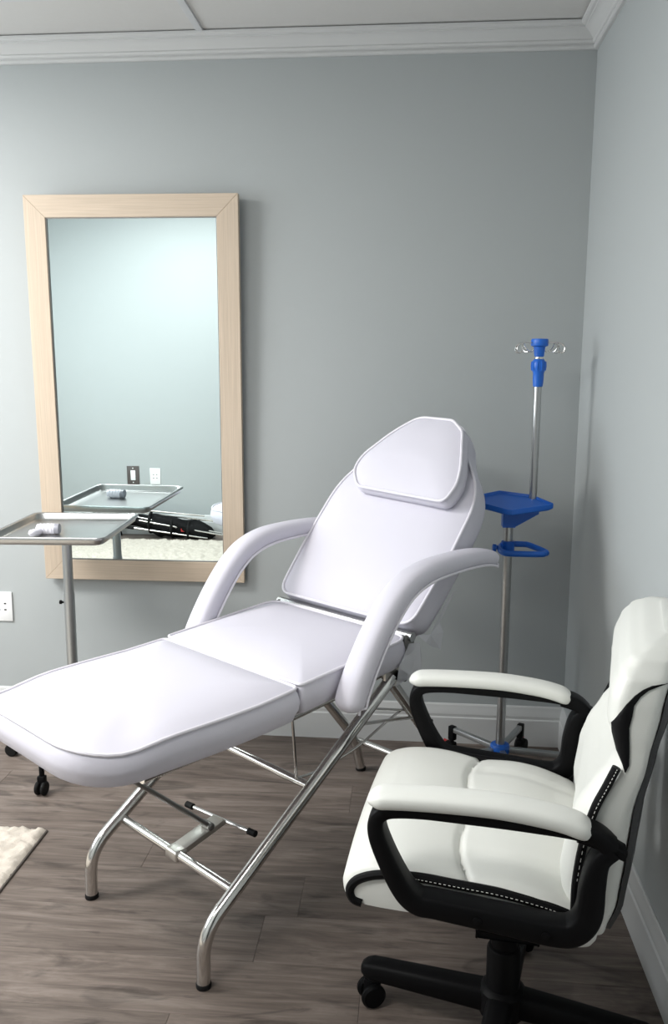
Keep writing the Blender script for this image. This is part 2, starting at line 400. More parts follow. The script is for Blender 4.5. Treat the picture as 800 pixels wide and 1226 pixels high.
for q in (box(-w2+fw-.001, -w2+fw+g, -.026, -.020, fw, hh-fw), box(w2-fw-g, w2-fw+.001, -.026, -.020, fw, hh-fw), box(-w2+fw, w2-fw, -.026, -.020, hh-fw-g, hh-fw+.001), box(-w2+fw, w2-fw, -.026, -.020, fw-.001, fw+g)): bk.add(q)
bk.obj('inner_bead', M['dsteel'], mir, smooth=False)

# ------------------------------------------------------------------ treatment bed (local: x along the bed to the head, y to the far side)
BO = Vector((-1.177, -1.175, 0)); BA = math.atan2(.78, .625)
bed = empty('treatment_bed', BO, BA); tag(bed, 'reclining lilac-white padded treatment bed on a chrome tube frame', 'treatment bed')
V, PP = M['vinyl'], M['pipe']
# leg rest
ol = rpoly([(.266, -.258, .02), (.266, .258, .02), (.02, .262, .25), (-.264, .245, .12), (-.262, -.235, .15), (.02, -.262, .25)], 8)
cushion(ol, .538, .617, .022, zf=lambda x, y: -.014*math.exp(-((x+.19)/.07)**2)*(abs(y)/.26)**2+.006*max(0, (x-.15)/.12), name='leg_rest', mat=V, pmat=PP, parent=bed, bulge=.008)
# seat
Ms = Matrix.Translation((.274, 0, .628)) @ Matrix.Rotation(-math.radians(3.4), 4, 'Y')
ol = rpoly([(0, -.258, .012), (0, .258, .012), (.392, .258, .05), (.392, -.258, .05)], 6)
cushion(ol, -.078, 0, .020, M=Ms, zf=lambda x, y: -.008*math.exp(-(x/.05)**2)*math.exp(-(y/.15)**2), name='seat', mat=V, pmat=PP, parent=bed)
# backrest: x along the incline, z out of its front face
TH = math.radians(48.2)
Mb = Matrix.Translation((.678, 0, .678)) @ Matrix.Rotation(-TH, 4, 'Y')
ol = rpoly([(0, -.252, .045), (0, .252, .045), (.20, .266, .2), (.43, .262, .09), (.56, .150, .08), (.665, .100, .06), (.665, -.100, .06), (.56, -.150, .08), (.43, -.262, .09), (.20, -.266, .2)], 8)
cushion(ol, -.085, 0, .022, M=Mb, name='backrest', mat=V, pmat=PP, parent=bed, bulge=.004)
# head pillow
Mp = Mb @ Matrix.Translation((.358, -.024, .016)) @ Matrix.Rotation(math.radians(-1.5), 4, 'Z') @ Matrix.Rotation(math.radians(-2), 4, 'Y')
ol = rpoly([(0, -.188, .025), (.006, .142, .022), (.060, .192, .04), (.115, .188, .04), (.215, .118, .06), (.274, .050, .03), (.272, -.078, .012), (.238, -.128, .015), (.115, -.186, .05), (.060, -.200, .02)], 6)
cushion(ol, -.01, .046, .018, M=Mp, name='head_pillow', mat=V, pmat=PP, parent=bed, bulge=.006)
# armrests
ARM = [(.388, .540), (.402, .585), (.432, .640), (.478, .708), (.532, .770), (.592, .812), (.67, .834), (.78, .840), (.88, .838), (.945, .828), (.978, .812)]
for sgn in (-1, 1):
    dz = 0 if sgn < 0 else .010
    pth = dense([(p.x, p.y) for p in catmull([(a, c+dz, 0) for a, c in ARM], 8)])
    pth = [(p[0], p[1]) for p in pth]
    b = MB(); b.add(psweep(pth, .036, lambda t: .031-.008*t, sgn*.300, 24, 2.7, endr=.03)); o = b.obj('armrest', V, bed, sharp=80)
    for e in (-1, 1):
        pp = []
        for i, q in enumerate(pth):
            a = pth[max(i-1, 0)]; c = pth[min(i+1, len(pth)-1)]; t = Vector((c[0]-a[0], c[1]-a[1])).normalized()
            k = i/(len(pth)-1); off = .024-.007*k; ins = 0 if .04 < k < .96 else .010
            pp.append((q[0]+t.y*(off-ins), sgn*.300+e*(.0335-ins), q[1]-t.x*(off-ins)))
        b = MB(); b.add(tube(pp, .0036, 8)); b.obj('piping', PP, o)
CH = M['chrome']; R = .0158
# legs
FRONT = bendpath([(.0, .0), (.002, .122), (.632, .540)], .095, 8)
REAR = bendpath([(.632, .540), (.975, .125), (1.010, .0)], .075, 8)
for sgn in (-1, 1):
    y = sgn*.232
    b = MB(); b.add(tube([(p.x, y, p.y+.006) for p in FRONT], R, 16)); lg = b.obj('front_leg', CH, bed)
    b = MB(); b.add(lathe([(.0165, 0), (.0172, .002), (.0172, .010), (.0160, .012)], 18, (0, y, 0))); b.obj('foot_cap', M['rubber'], lg)
    yy = sgn*.212
    b = MB(); b.add(tube([(p.x, yy, p.y+.006) for p in REAR], R, 16)); lg = b.obj('rear_leg', CH, bed)
    b = MB(); b.add(lathe([(.0165, 0), (.0172, .002), (.0172, .010), (.0160, .012)], 18, (1.010, yy, 0))); b.obj('foot_cap', M['rubber'], lg)
    # side rails carrying the cushions
    b = MB(); b.add(tube(bendpath([(-.12, sgn*.20, .522), (.30, sgn*.20, .528), (.66, sgn*.20, .552), (.80, sgn*.20, .672), (1.05, sgn*.18, .945)], .05, 5), .0115, 12)); b.obj('side_rail', CH, bed)
    # pivot plate and knob
    b = MB(); b.add(box(.60, .665, y-.004, y+.004, .520, .575, .002)); b.obj('pivot_plate', M['zinc'], bed)
    b = MB(); b.add(tube([(.638, y+sgn*.002, .545), (.638, y+sgn*.024, .545)], .006, 10)); b.add(lathe([(.004, -.016), (.012, -.012), (.016, 0), (.012, .012), (.004, .016)], 16, (.650, y+sgn*.018, .548), 'Y')); b.obj('pivot_knob', M['black'], bed)
    # brace between the legs
    b = MB(); b.add(tube([(.500, sgn*.222, .452), (.752, sgn*.212, .392)], .008, 10, flat=.5)); b.add(tube([(.530, sgn*.20, .482), (.742, sgn*.20, .412)], .006, 10, flat=.5)); b.obj('leg_brace', CH, bed)
    b = MB(); b.add(tube([(.775, sgn*.225, .374), (.795, sgn*.246, .374)], .009, 10)); b.obj('brace_knob', M['black'], bed)
b = MB(); b.add(tube([(.098, -.232, .180), (.098, .232, .180)], .0115, 14)); b.obj('crossbar', CH, bed)
b = MB(); b.add(tube([(.335, -.232, .346), (.335, .232, .346)], .0105, 14)); b.obj('crossbar', CH, bed)
b = MB(); b.add(tube([(1.0, -.212, .108), (1.0, .212, .108)], .0105, 14)); b.obj('crossbar', CH, bed)
b = MB(); b.add(tube([(.632, -.232, .546), (.632, .232, .546)], .011, 14)); b.obj('crossbar', CH, bed)
b = MB(); b.add(tube([(.683, -.258, .648), (.683, .258, .648)], .0125, 14)); b.obj('hinge_tube', M['steel'], bed)
for sgn in (-1, 1):
    b = MB(); b.add(box(.660, .700, sgn*.246-.004, sgn*.246+.004, .600, .655, .002)); b.obj('hinge_plate', M['dsteel'], bed)
# foot lever: clamp on the lower crossbar, plate and T-handle
b = MB(); b.add(box(.083, .118, -.024, .024, .166, .193, .006, 3)); b.obj('lever_clamp', M['zinc'], bed)
Ml = Matrix.Translation((.11, 0, .190)) @ Matrix.Rotation(math.radians(-7), 4, 'Y') @ Matrix.Rotation(math.radians(6), 4, 'Z')
b = MB(); b.add(box(0, .138, -.021, .021, -.0025, .0025, .001), Ml); b.add(box(.0, .138, -.021, -.0185, -.012, 0, .001), Ml); b.add(box(0, .138, .0185, .021, -.012, 0, .001), Ml); pl_ = b.obj('lever_plate', M['zinc'], bed)
b = MB(); b.add(tube([(.140, -.112, -.004), (.140, .112, -.004)], .0048, 10), Ml); th = b.obj('lever_handle', CH, bed)
for e in (-1, 1):
    b = MB(); b.add(tube([(.140, e*.100, -.004), (.140, e*.124, -.004)], .0085, 12), Ml); b.obj('rubber_tip', M['rubber'], th)
b = MB(); b.add(tube([(.205, .004, .206), (-.150, .0, .535)], .0115, 12, flat=.55)); b.add(lathe([(.006, -.02), (.010, -.016), (.010, .016), (.006, .02)], 12, (.200, .004, .210), 'Y')); b.obj('lift_strut', M['dsteel'], bed)
# thin stay rods
b = MB(); b.add(tube([(.330, -.185, .350), (.312, -.185, .555)], .0036, 8)); b.obj('stay_rod', CH, bed)
b = MB(); b.add(tube(catmull([(.335, -.180, .352), (.42, -.17, .338), (.56, -.17, .352), (.66, -.18, .390), (.735, -.19, .418)], 6), .0034, 8)); b.obj('stay_rod', CH, bed)
# crumpled clear wrapping film left on the corner of the seat and backrest
def film(pts, tris): return mobj('plastic_film', pts, tris, M['film'], bed, smooth=False)
fy = -.268
film([(.655, fy, .640), (.690, fy-.008, .636), (.703, fy-.003, .600), (.697, fy-.010, .560), (.660, fy, .545), (.610, fy+.004, .535), (.620, fy+.004, .585)],
     [(0, 1, 6), (1, 2, 3), (1, 3, 4), (1, 4, 6), (4, 5, 6)])
film([(.690, fy, .655), (.735, fy-.008, .648), (.790, fy+.003, .668), (.795, fy-.006, .640), (.775, fy-.012, .598), (.745, fy-.004, .612), (.712, fy-.010, .632), (.815, fy+.006, .715), (.86, fy+.006, .742)],
     [(0, 1, 6), (1, 5, 6), (1, 4, 5), (1, 3, 4), (1, 2, 3), (1, 7, 2), (2, 7, 8)])

# ------------------------------------------------------------------ instrument tray stand
TP = Vector((-1.69, -.285, 0))
ts = empty('tray_stand', TP); tag(ts, 'grey steel rolling instrument tray stand beside the mirror', 'tray stand')
TZ = .838; TC = Vector((.018, -.035))
tr_out = rpoly([(-.185, -.225, .03), (.185, -.225, .03), (.185, .225, .03), (-.185, .225, .03)], 6)
Mt = Matrix.Translation((TC.x, TC.y, TZ)) @ Matrix.Rotation(math.radians(4), 4, 'Z')
rings = []
for ins, z in [(.06, -.0265), (.018, -.0265), (.010, -.023), (.006, -.010), (.0, -.0085), (-.001, -.003), (.001, 0), (.008, -.0005), (.011, -.004), (.015, -.019), (.022, -.0235), (.06, -.024)]:
    rings.append([Vector((p.x*(.185-ins)/.185, p.y*(.225-ins)/.225, z)) for p in tr_out])
b = MB(); b.add(loft(rings), Mt); b.obj('tray', M['steel'], ts, sharp=50)
b = MB(); b.add(tube([(0, 0, .33), (0, 0, TZ-.03)], .0160, 18)); b.obj('pole', M['satin'], ts)
b = MB(); b.add(tube([(0, 0, .085), (0, 0, .60)], .0178, 18)); b.obj('outer_tube', M['satin'], ts)
b = MB(); b.add(tube([(-.018, 0, .565), (-.030, 0, .565)], .0035, 8)); b.add(lathe([(.004, -.004), (.007, -.003), (.007, .003), (.004, .004)], 12, (-.030, 0, .565), 'X')); b.obj('height_screw', M['black'], ts)
b = MB(); b.add(box(-.10, .10, -.012, .012, TZ-.0385, TZ-.0268, .002), Matrix.Translation((TC.x*.5, TC.y*.5, 0)) @ Matrix.Rotation(math.radians(94), 4, 'Z')); b.obj('tray_support', M['satin'], ts)
for k, a in enumerate((-95, -5, 85, 175)):
    r = math.radians(a); ln = .20 if k == 2 else .235; dx, dy = math.cos(r), math.sin(r); Mr = Matrix.Rotation(r, 4, 'Z')
    b = MB(); b.add(tube([(dx*.01, dy*.01, .092), (dx*ln, dy*ln, .086)], .012, 12)); lg = b.obj('base_leg', M['satin'], ts)
    b = MB(); b.add(tube([(ln, 0, .092), (ln, 0, .040)], .0085, 10), Mr); b.add(box(ln-.010, ln+.012, -.0125, .0125, .034, .062, .004), Mr); cs = b.obj('caster', M['black'], ts)
    for e in (-1, 1):
        b = MB(); b.add(lathe([(.008, -.0065), (.020, -.0055), (.0225, -.002), (.0225, .002), (.020, .0055), (.008, .0065)], 20, (ln+.006, e*.0105, .0225), 'Y'), Mr); b.obj('wheel', M['rubber'], cs)
# handheld device lying in the tray
dv = empty('handheld_device', Vector((-1.712, -.375, TZ-.0236)), math.radians(8)); tag(dv, 'small white handheld plastic device with grey end lying in the steel tray', 'device')
b = MB(); b.add(lathe([(.010, -.036), (.0155, -.033), (.017, -.020), (.017, .018), (.0165, .022)], 20, (0, 0, .0172), 'X'))
for k in range(4): b.add(lathe([(.0165, -.003), (.0182, -.0015), (.0182, .0015), (.0165, .003)], 20, (-.022+.012*k, 0, .0172), 'X'))
b.obj('barrel', M['dev'], dv)
b = MB(); b.add(lathe([(.0165, .0215), (.0172, .024), (.0172, .036), (.0125, .039)], 20, (0, 0, .0172), 'X')); b.obj('end_cap', M['devg'], dv)
b = MB(); b.add(psweep([(0, 0), (.010, 0), (.03, .0), (.052, .0), (.066, 0)], .012, .0105, 0, 16, 2.5, endr=.012), Matrix.Translation((-.018, 0, .0125)) @ Matrix.Rotation(math.radians(-112), 4, 'Z')); b.obj('grip', M['dev'], dv, sharp=70)

# ------------------------------------------------------------------ drip stand
IV = Vector((-.249, -.262, 0))
iv = empty('drip_stand', IV); tag(iv, 'chrome IV drip stand with blue plastic fittings in the room corner', 'drip stand')
b = MB(); b.add(tube([(0, 0, .05), (0, 0, .925)], .0148, 18)); b.obj('lower_tube', M['steel'], iv)
UX = .072
b = MB(); b.add(tube([(UX, 0, .885), (UX, 0, 1.40)], .0122, 16)); b.obj('upper_tube', M['steel'], iv)
b = MB(); b.add(lathe([(.016, .050), (.020, .052), (.020, .085), (.030, .088), (.032, .094), (.032, .112), (.029, .117), (.0165, .119)], 24)); b.obj('base_hub', M['blue'], iv)
for a in (64, -8, 136, 208, 280):
    r = math.radians(a); Mr = Matrix.Rotation(r, 4, 'Z'); ln = .215
    b = MB(); b.add(box(.022, ln, -.009, .009, .090, .108, .003), Mr); lg = b.obj('base_leg', M['satin'], iv)
    b = MB(); b.add(box(ln-.020, ln+.004, -.0105, .0105, .060, .110, .003), Mr); b.add(tube([(ln-.006, 0, .065), (ln-.006, 0, .045)], .006, 10), Mr)
    b.add(box(ln-.020, ln+.016, -.013, .013, .030, .052, .005), Mr); cs = b.obj('caster', M['black'], iv)
    for e in (-1, 1):
        b = MB(); b.add(lathe([(.010, -.007), (.023, -.006), (.0255, -.002), (.0255, .002), (.023, .006), (.010, .007)], 20, (ln+.006, e*.012, .0255), 'Y'), Mr); wh = b.obj('wheel', M['rubber'], cs)
    b = MB(); b.add(box(ln+.004, ln+.030, -.003, .003, .040, .052, .002), Mr @ Matrix.Translation((0, 0, 0))); b.obj('brake_lever', M['red'], cs)
# blue tray, drooping a little towards the room
kk = .25
poly = [(-.332, -.252), (-.278, -.222), (-.177, -.253), (-.122, -.317), (-.136, -.330), (-.253, -.374), (-.270, -.370), (-.336, -.328)]
PC = Vector((sum(p[0] for p in poly)/8, sum(p[1] for p in poly)/8))
rings = []
for fct, dzz in [(.90, -.017), (.965, -.016), (1.0, -.012), (1.0, .0), (.99, .0025), (.955, .0025), (.94, -.001), (.925, -.004), (.6, -.004)]:
    ring = []
    for px, py in poly:
        X = PC.x+(px-PC.x)*fct; Yv = PC.y+(py-PC.y)*fct
        ring.append((X-IV.x, Yv-IV.y, .947+kk*(Yv+.26)+dzz))
    rings.append(ring)
b = MB(); b.add(loft(rings)); ivt = b.obj('tray', M['blue'], iv, sharp=30)
b = MB()
def wedge(x0, x1, y0, y1, za0, za1, zb0, zb1):
    v = [(x0, y0, za0), (x1, y0, zb0), (x1, y1, zb0), (x0, y1, za0), (x0, y0, za1), (x1, y0, zb1), (x1, y1, zb1), (x0, y1, za1)]
    return v, [(0, 1, 2, 3), (4, 5, 6, 7), (0, 1, 5, 4), (1, 2, 6, 5), (2, 3, 7, 6), (3, 0, 4, 7)]
b.add(wedge(-.021, .018, -.026, .022, .850, .925, .850, .925)); b.add(wedge(.018, UX+.018, -.022, .020, .852, .925, .895, .925)); b.obj('tray_bracket', M['blue'], iv, smooth=False)
# blue push handle ring
hp = [(-.022, -.018), (-.010, -.028), (.03, -.095), (.11, -.088), (.122, -.070), (.06, -.005), (.04, .002), (.018, .004)]
def hz(y): return .786+.18*y
ring3 = catmull([(x, yv, hz(yv)) for x, yv in hp], 5, closed=True)
hp2 = [(-.028, -.030), (-.020, -.052), (.0, -.062), (.090, -.062), (.108, -.055), (.112, -.042), (.070, .010), (.050, .018), (.0, .018), (-.018, .008)]
ring3 = catmull([(x, yv, hz(yv)) for x, yv in hp2], 5, closed=True)
b = MB(); b.add(tube(ring3, .0085, 12, closed=True, flat=1.15)); b.obj('push_handle', M['blue'], iv)
b = MB(); b.add(lathe([(.0152, .770), (.021, .772), (.021, .802), (.0152, .804)], 20)); b.add(tube([(-.018, -.010, .786), (-.040, -.020, .784)], .007, 10)); b.add(lathe([(.006, -.007), (.012, -.005), (.012, .005), (.006, .007)], 14, (-.044, -.022, .784), 'X')); b.obj('handle_clamp', M['blue'], iv)
# top fittings
b = MB(); b.add(lathe([(.0125, 1.288), (.0150, 1.290), (.0165, 1.310), (.0165, 1.330), (.0205, 1.340), (.0215, 1.352), (.0205, 1.364), (.015, 1.372)], 24, (UX, 0, 0)))
for k in range(10):
    a = 2*PI*k/10; b.add(tube([(UX+.0200*math.cos(a), .0200*math.sin(a), 1.338), (UX+.0212*math.cos(a), .0212*math.sin(a), 1.352), (UX+.0200*math.cos(a), .0200*math.sin(a), 1.365)], .0028, 6))
b.obj('height_knob', M['blue'], iv)
b = MB(); b.add(lathe([(.0135, 1.372), (.014, 1.374), (.0125, 1.379), (.0125, 1.381)], 20, (UX, 0, 0))); b.obj('collar', CH, iv)
b = MB(); b.add(lathe([(.0125, 1.379), (.0150, 1.381), (.0165, 1.400), (.0180, 1.409), (.0255, 1.412), (.0265, 1.416), (.0265, 1.428), (.0245, 1.433), (.010, 1.433)], 24, (UX, 0, 0))); b.obj('hook_hub', M['blue'], iv)
for a in (30, -25, 150, 205):
    r = math.radians(a); Mr = Matrix.Translation((UX, 0, 0)) @ Matrix.Rotation(r, 4, 'Z')
    b = MB(); b.add(tube(catmull([(.018, 0, 1.421), (.045, 0, 1.422), (.062, 0, 1.420), (.074, 0, 1.413), (.078, 0, 1.402), (.073, 0, 1.393), (.063, 0, 1.391), (.057, 0, 1.397)], 5), .0022, 8), Mr); b.obj('hook', CH, iv)
    b = MB(); b.add(tube(catmull([(.056, 0, 1.419), (.054, .004, 1.408), (.046, .008, 1.397), (.035, .010, 1.394), (.028, .010, 1.400)], 5), .0020, 8), Mr); b.obj('hook', CH, iv)

# ------------------------------------------------------------------ swivel chair (local: x towards its back, y to the far side)
CO = Vector((-.385, -1.385, 0)); ch = empty('office_chair', CO, math.radians(-7)); tag(ch, 'cream-white leather swivel chair with black arms and black base', 'chair')
HX, HY = .028, -.015
# seat: lofted side profile
SP = [(.165, .444), (.12, .460), (.05, .472), (-.04, .479), (-.11, .486), (-.17, .489), (-.215, .486), (-.245, .473), (-.258, .452), (-.257, .430), (-.243, .416), (-.215, .411), (-.10, .402), (.05, .388), (.15, .382), (.175, .395), (.178, .415)]
prof = catmull([(a, 0, c) for a, c in SP], 14, closed=True)
cq, cz_ = -.05, .437
rings = []; NL = 44
def seat_top(q, l, z):
    d = 0
    if z > .43:
        d += .008*(1-abs(l/.25)**3)
        qs = -.062+.12*(abs(l)/.25-.5)**2                          # seam between the front roll and the seat pad
        d -= .009*math.exp(-((q-qs)/.006)**2)
        d -= min(1, max(0, (q-qs)/.03))*.005*math.exp(-((abs(l)-.165)/.008)**2)
        d += .007*math.sin(min(1, max(0, (q-qs)/.18))*PI)+(.006*math.sin(min(1, max(0, (qs-q)/.18))*PI))
    return d
for i in range(NL+1):
    l = -.25+.5*i/NL; e = 1-abs(l)/.25; k = 1
    dd = (.25-abs(l)); rr = .022
    sh = rr*(1-math.sqrt(max(0, 1-((rr-dd)/rr)**2))) if dd < rr else 0
    ring = []
    for p in prof:
        dv_ = Vector((p.x-cq, p.z-cz_)); L_ = dv_.length; g = (L_-sh)/L_
        x, z = cq+dv_.x*g, cz_+dv_.y*g
        ring.append((x-.006*math.cos(l/.25*PI/2)*(1 if x < -.2 else 0), l, z+seat_top(x, l, z)))
    rings.append(ring)
b = MB(); b.add(loft(rings)); seat = b.obj('seat', M['cream'], ch, sharp=50)
for sgn in (-1, 1):
    # black welt round the nose and along the top edge of the side, with a pale stitch line
    tp = [(.150, .438), (.10, .455), (.02, .469), (-.06, .475), (-.13, .480), (-.19, .476), (-.228, .462), (-.243, .442), (-.238, .424), (-.222, .418)]
    pth = catmull([(a, sgn*.2475, c) for a, c in tp], 6)
    b = MB(); b.add(tube(pth, .0085, 10)); b.obj('piping', M['bleather'], seat)
    b = MB()
    pl2 = catmull([(a, sgn*.2565, c+.001) for a, c in tp[:5]], 20)
    for i in range(0, len(pl2)-1, 2): b.add(tube([pl2[i], pl2[i+1]], .0006, 5))
    b.obj('stitching', M['thread'], seat)
# backrest body
FQ = [(.400, .172), (.44, .153), (.50, .145), (.58, .154), (.62, .167), (.66, .190), (.70, .216), (.725, .224), (.750, .214), (.78, .200), (.82, .201), (.855, .212), (.878, .228), (.893, .250), (.905, .285)]
RQ = [(.400, .222), (.468, .242), (.55, .250), (.632, .256), (.72, .272), (.80, .291), (.87, .304), (.91, .308), (.930, .304)]
TW = .12                                       # the back sits slightly twisted on the seat
HWD = [(.400, .225), (.44, .240), (.52, .246), (.62, .246), (.70, .246), (.76, .240), (.81, .232), (.850, .220), (.878, .198), (.895, .165), (.905, .11)]
def lerp(tab, z):
    if z <= tab[0][0]: return tab[0][1]
    for (a, c), (d, e) in zip(tab[:-1], tab[1:]):
        if z <= d:
            t = (z-a)/(d-a); t = t*t*(3-2*t)*.5+t*.5; return c+(e-c)*t
    return tab[-1][1]
BX, BT = 8.0, 4.4
def side_y(z, t):
    c = math.sqrt(max(0, 1-(abs(t)**(BT/2))**2)); return lerp(HWD, z)*c**(2/BX)
def side_q(z, t): return (lerp(FQ, z)+lerp(RQ, z))/2-t*(lerp(RQ, z)-lerp(FQ, z))/2
rings = []; zs = [.400+.505*math.sin(k/54*PI/2)**.9 for k in range(55)]
for z in zs:
    qf, qr, hw = lerp(FQ, z), lerp(RQ, z), lerp(HWD, z); r = []
    for k in range(56):
        a = 2*PI*k/56; c, s_ = math.cos(a), math.sin(a)
        l = math.copysign(abs(c)**(2/BX), c)*hw; t = math.copysign(abs(s_)**(2/BT), s_)
        q = (qf+qr)/2-t*(qr-qf)/2
        if t > 0:   # front: shallow channels, side bolsters a little proud
            q -= t*(.010*math.exp(-((abs(l)-.19)/.035)**2)*(1 if z < .74 else max(0, 1-(z-.74)/.05)))
            q += t*.007*math.exp(-((abs(l)-.135)/.007)**2)*(1 if z < .74 else 0)
            q += t*.010*math.exp(-((z-.752)/.010)**2)
        r.append((q+TW*l, l, z))
    rings.append(r)
b = MB(); b.add(loft(rings)); back = b.obj('backrest', M['cream'], ch, sharp=60)
for sgn in (-1, 1):
    st = [(.708, .34, .30), (.720, .58, .26), (.738, .80, .24), (.758, .88, .22), (.780, .80, .18), (.800, .60, .15), (.816, .40, .14), (.830, .20, .0), (.840, .0, -.18), (.847, -.25, -.48), (.850, -.55, -.80)]
    outer = []; inner = []
    for z, tf, tr_ in st:
        for k in range(5):
            t = tf+(tr_-tf)*k/4; y_ = sgn*(side_y(z, t)+.0025); q_ = side_q(z, t)
            if t > 0: q_ -= t*.010*(1 if z < .74 else max(0, 1-(z-.74)/.05))*.9
            outer.append((q_+TW*y_, y_, z)); y2 = y_-sgn*.012; inner.append((q_+TW*y_, y2, z))
    n = len(outer); f = []
    for i in range(len(st)-1):
        for k in range(4):
            a = i*5+k; f += [(a, a+1, a+6, a+5), (n+a, n+a+5, n+a+6, n+a+1)]
    for i in range(len(st)-1): a = i*5; f += [(a, a+5, n+a+5, n+a), (a+4, n+a+4, n+a+9, a+9)]
    f += [tuple(range(5))+tuple(n+k for k in range(4, -1, -1)), tuple((len(st)-1)*5+k for k in range(5))+tuple(n+(len(st)-1)*5+k for k in range(4, -1, -1))]
    mobj('side_insert', outer+inner, f, M['bleather'], back, sharp=50)
    pth = catmull([(a, sgn*.2475, c) for a, c in [(a_+.030*(1+sgn), c_) for a_, c_ in [(.190, .715), (.176, .680), (.160, .640), (.146, .58), (.138, .51), (.138, .455)]]], 6)
    b = MB(); b.add(tube(pth, .0075, 10)); b.obj('piping', M['bleather'], back)
    b = MB(); pl2 = [p+Vector((0, sgn*.0075, 0)) for p in catmull([(a, sgn*.2475, c) for a, c in [(a_+.030*(1+sgn), c_) for a_, c_ in [(.190, .715), (.176, .680), (.160, .640), (.146, .58), (.138, .51)]]], 12)]
    for i in range(0, len(pl2)-1, 2): b.add(tube([pl2[i], pl2[i+1]], .0006, 5))
    b.obj('stitching', M['thread'], back)
# dark rear shell
rings = []
for k in range(26):
    z = .408+.465*k/25; qr = lerp(RQ, z); hw = lerp(HWD, z)*(.945 if z < .84 else .92); r = []
    th_ = .022*math.sin(min(1, (z-.40)/.3)*PI/2)+.006
    for j in range(21):
        l = -hw+2*hw*j/20; r.append((qr-.006+.012*(1-abs(l/hw)**3)*.6+TW*l, l, z))
    for j in range(21):
        l = hw-2*hw*j/20; r.append((qr+th_*(1-abs(l/hw)**4)*.5+.003+TW*l, l, z))
    rings.append(r)
b = MB(); b.add(loft(rings)); b.obj('back_shell', M['dshell'], ch, sharp=50)
# arms
loop = [(.185, .596), (.150, .620), (.06, .626), (-.06, .627), (-.150, .626), (-.182, .617), (-.192, .594), (-.182, .555), (-.150, .490), (-.122, .462), (-.085, .458), (.02, .448), (.105, .440), (.138, .448), (.156, .478), (.160, .53), (.168, .575), (.188, .598)]
def ahalf(t):
    tab = [(0, .015), (.10, .012), (.30, .010), (.38, .013), (.45, .016), (.56, .019), (.66, .020), (.82, .022), (.90, .021), (1, .014)]
    return lerp(tab, t)
for sgn in (-1, 1):
    yc = sgn*.283
    pth = [(p.x, p.y) for p in catmull([(a, c, 0) for a, c in loop], 7)]
    b = MB(); b.add(psweep(pth, .0225, ahalf, yc, 16, 5)); 
    b.add(psweep([(.135, .618), (.17, .606), (.205, .590)], .020, lambda t: .014-.006*t, yc, 12, 4)); arm = b.obj('arm_frame', M['black'], ch, sharp=40)
    pad = [(-.204, .628), (-.195, .637), (-.17, .642), (-.10, .646), (0, .647), (.08, .640), (.125, .631), (.15, .620), (.157, .614)]
    pth = [(p.x, p.y) for p in catmull([(a, c, 0) for a, c in pad], 7)]
    b = MB(); b.add(psweep(pth, .030, .0155, yc, 20, 2.8, endr=.03)); b.obj('arm_pad', M['cream'], ch, sharp=80)
    b = MB(); b.add(box(-.02, .08, sgn*.16, sgn*.27, .398, .410, .003)); b.obj('arm_bracket', M['black'], ch)
    for q in ((-.02, .452), (.09, .442)):
        b = MB(); b.add(lathe([(.004, 0), (.007, .0005), (.007, .003), (.003, .004)] if sgn > 0 else [(.003, -.004), (.007, -.003), (.007, -.0005), (.004, 0)], 12, (q[0], yc+sgn*.0225, q[1]), 'Y'))
        b.obj('screw', M['black'], arm)
# mechanism, column, base
b = MB(); b.add(box(-.01, .07, -.05, .05, .384, .402, .004)); b.obj('tilt_mechanism', M['black'], ch)
b = MB(); b.add(lathe([(.026, .20), (.026, .36)], 24, (HX, HY, 0))); b.add(lathe([(.034, .085), (.034, .200), (.031, .206), (.026, .208)], 24, (HX, HY, 0))); b.obj('gas_lift', M['black'], ch)
b = MB(); b.add(lathe([(.030, .058), (.046, .062), (.046, .112), (.038, .120), (.030, .122)], 24, (HX, HY, 0))); b.obj('base_hub', M['black'], ch)
for a in (172, -8, 82, 262):
    r = math.radians(a); Mr = Matrix.Translation((HX, HY, 0)) @ Matrix.Rotation(r, 4, 'Z'); ln = .285
    rings = []
    for t in [0, .2, .4, .6, .8, .92, .97, 1]:
        x = .02+(ln-.02+.012)*t; zc = .088-.006*t; hz_ = .028-.008*t; hw = .027-.005*t
        if t > .95: hz_ *= .8 if t < .99 else .5; hw *= .85 if t < .99 else .55
        ring = []
        for k in range(16):
            an = 2*PI*k/16; c, s_ = math.cos(an), math.sin(an)
            ring.append((x, math.copysign(abs(c)**.55, c)*hw, zc+math.copysign(abs(s_)**.55, s_)*hz_))
        rings.append(ring)
    b = MB(); b.add(loft(rings), Mr); b.obj('base_leg', M['black'], ch, sharp=60)
    b = MB(); b.add(tube([(ln-.012, 0, .075), (ln-.012, 0, .04)], .007, 10), Mr); b.add(box(ln-.028, ln+.008, -.009, .009, .022, .058, .006), Mr); cs = b.obj('caster', M['black'], ch)
    Mc = Mr @ Matrix.Translation((ln-.008, 0, 0)) @ Matrix.Rotation(math.radians(35), 4, 'Z')
    for e in (-1, 1):
        b = MB(); b.add(lathe([(.008, -.009), (.022, -.008), (.0265, -.003), (.0265, .003), (.022, .008), (.008, .009)], 22, (0, e*.0165, .0265), 'Y'), Mc); b.obj('wheel', M['black'], cs)

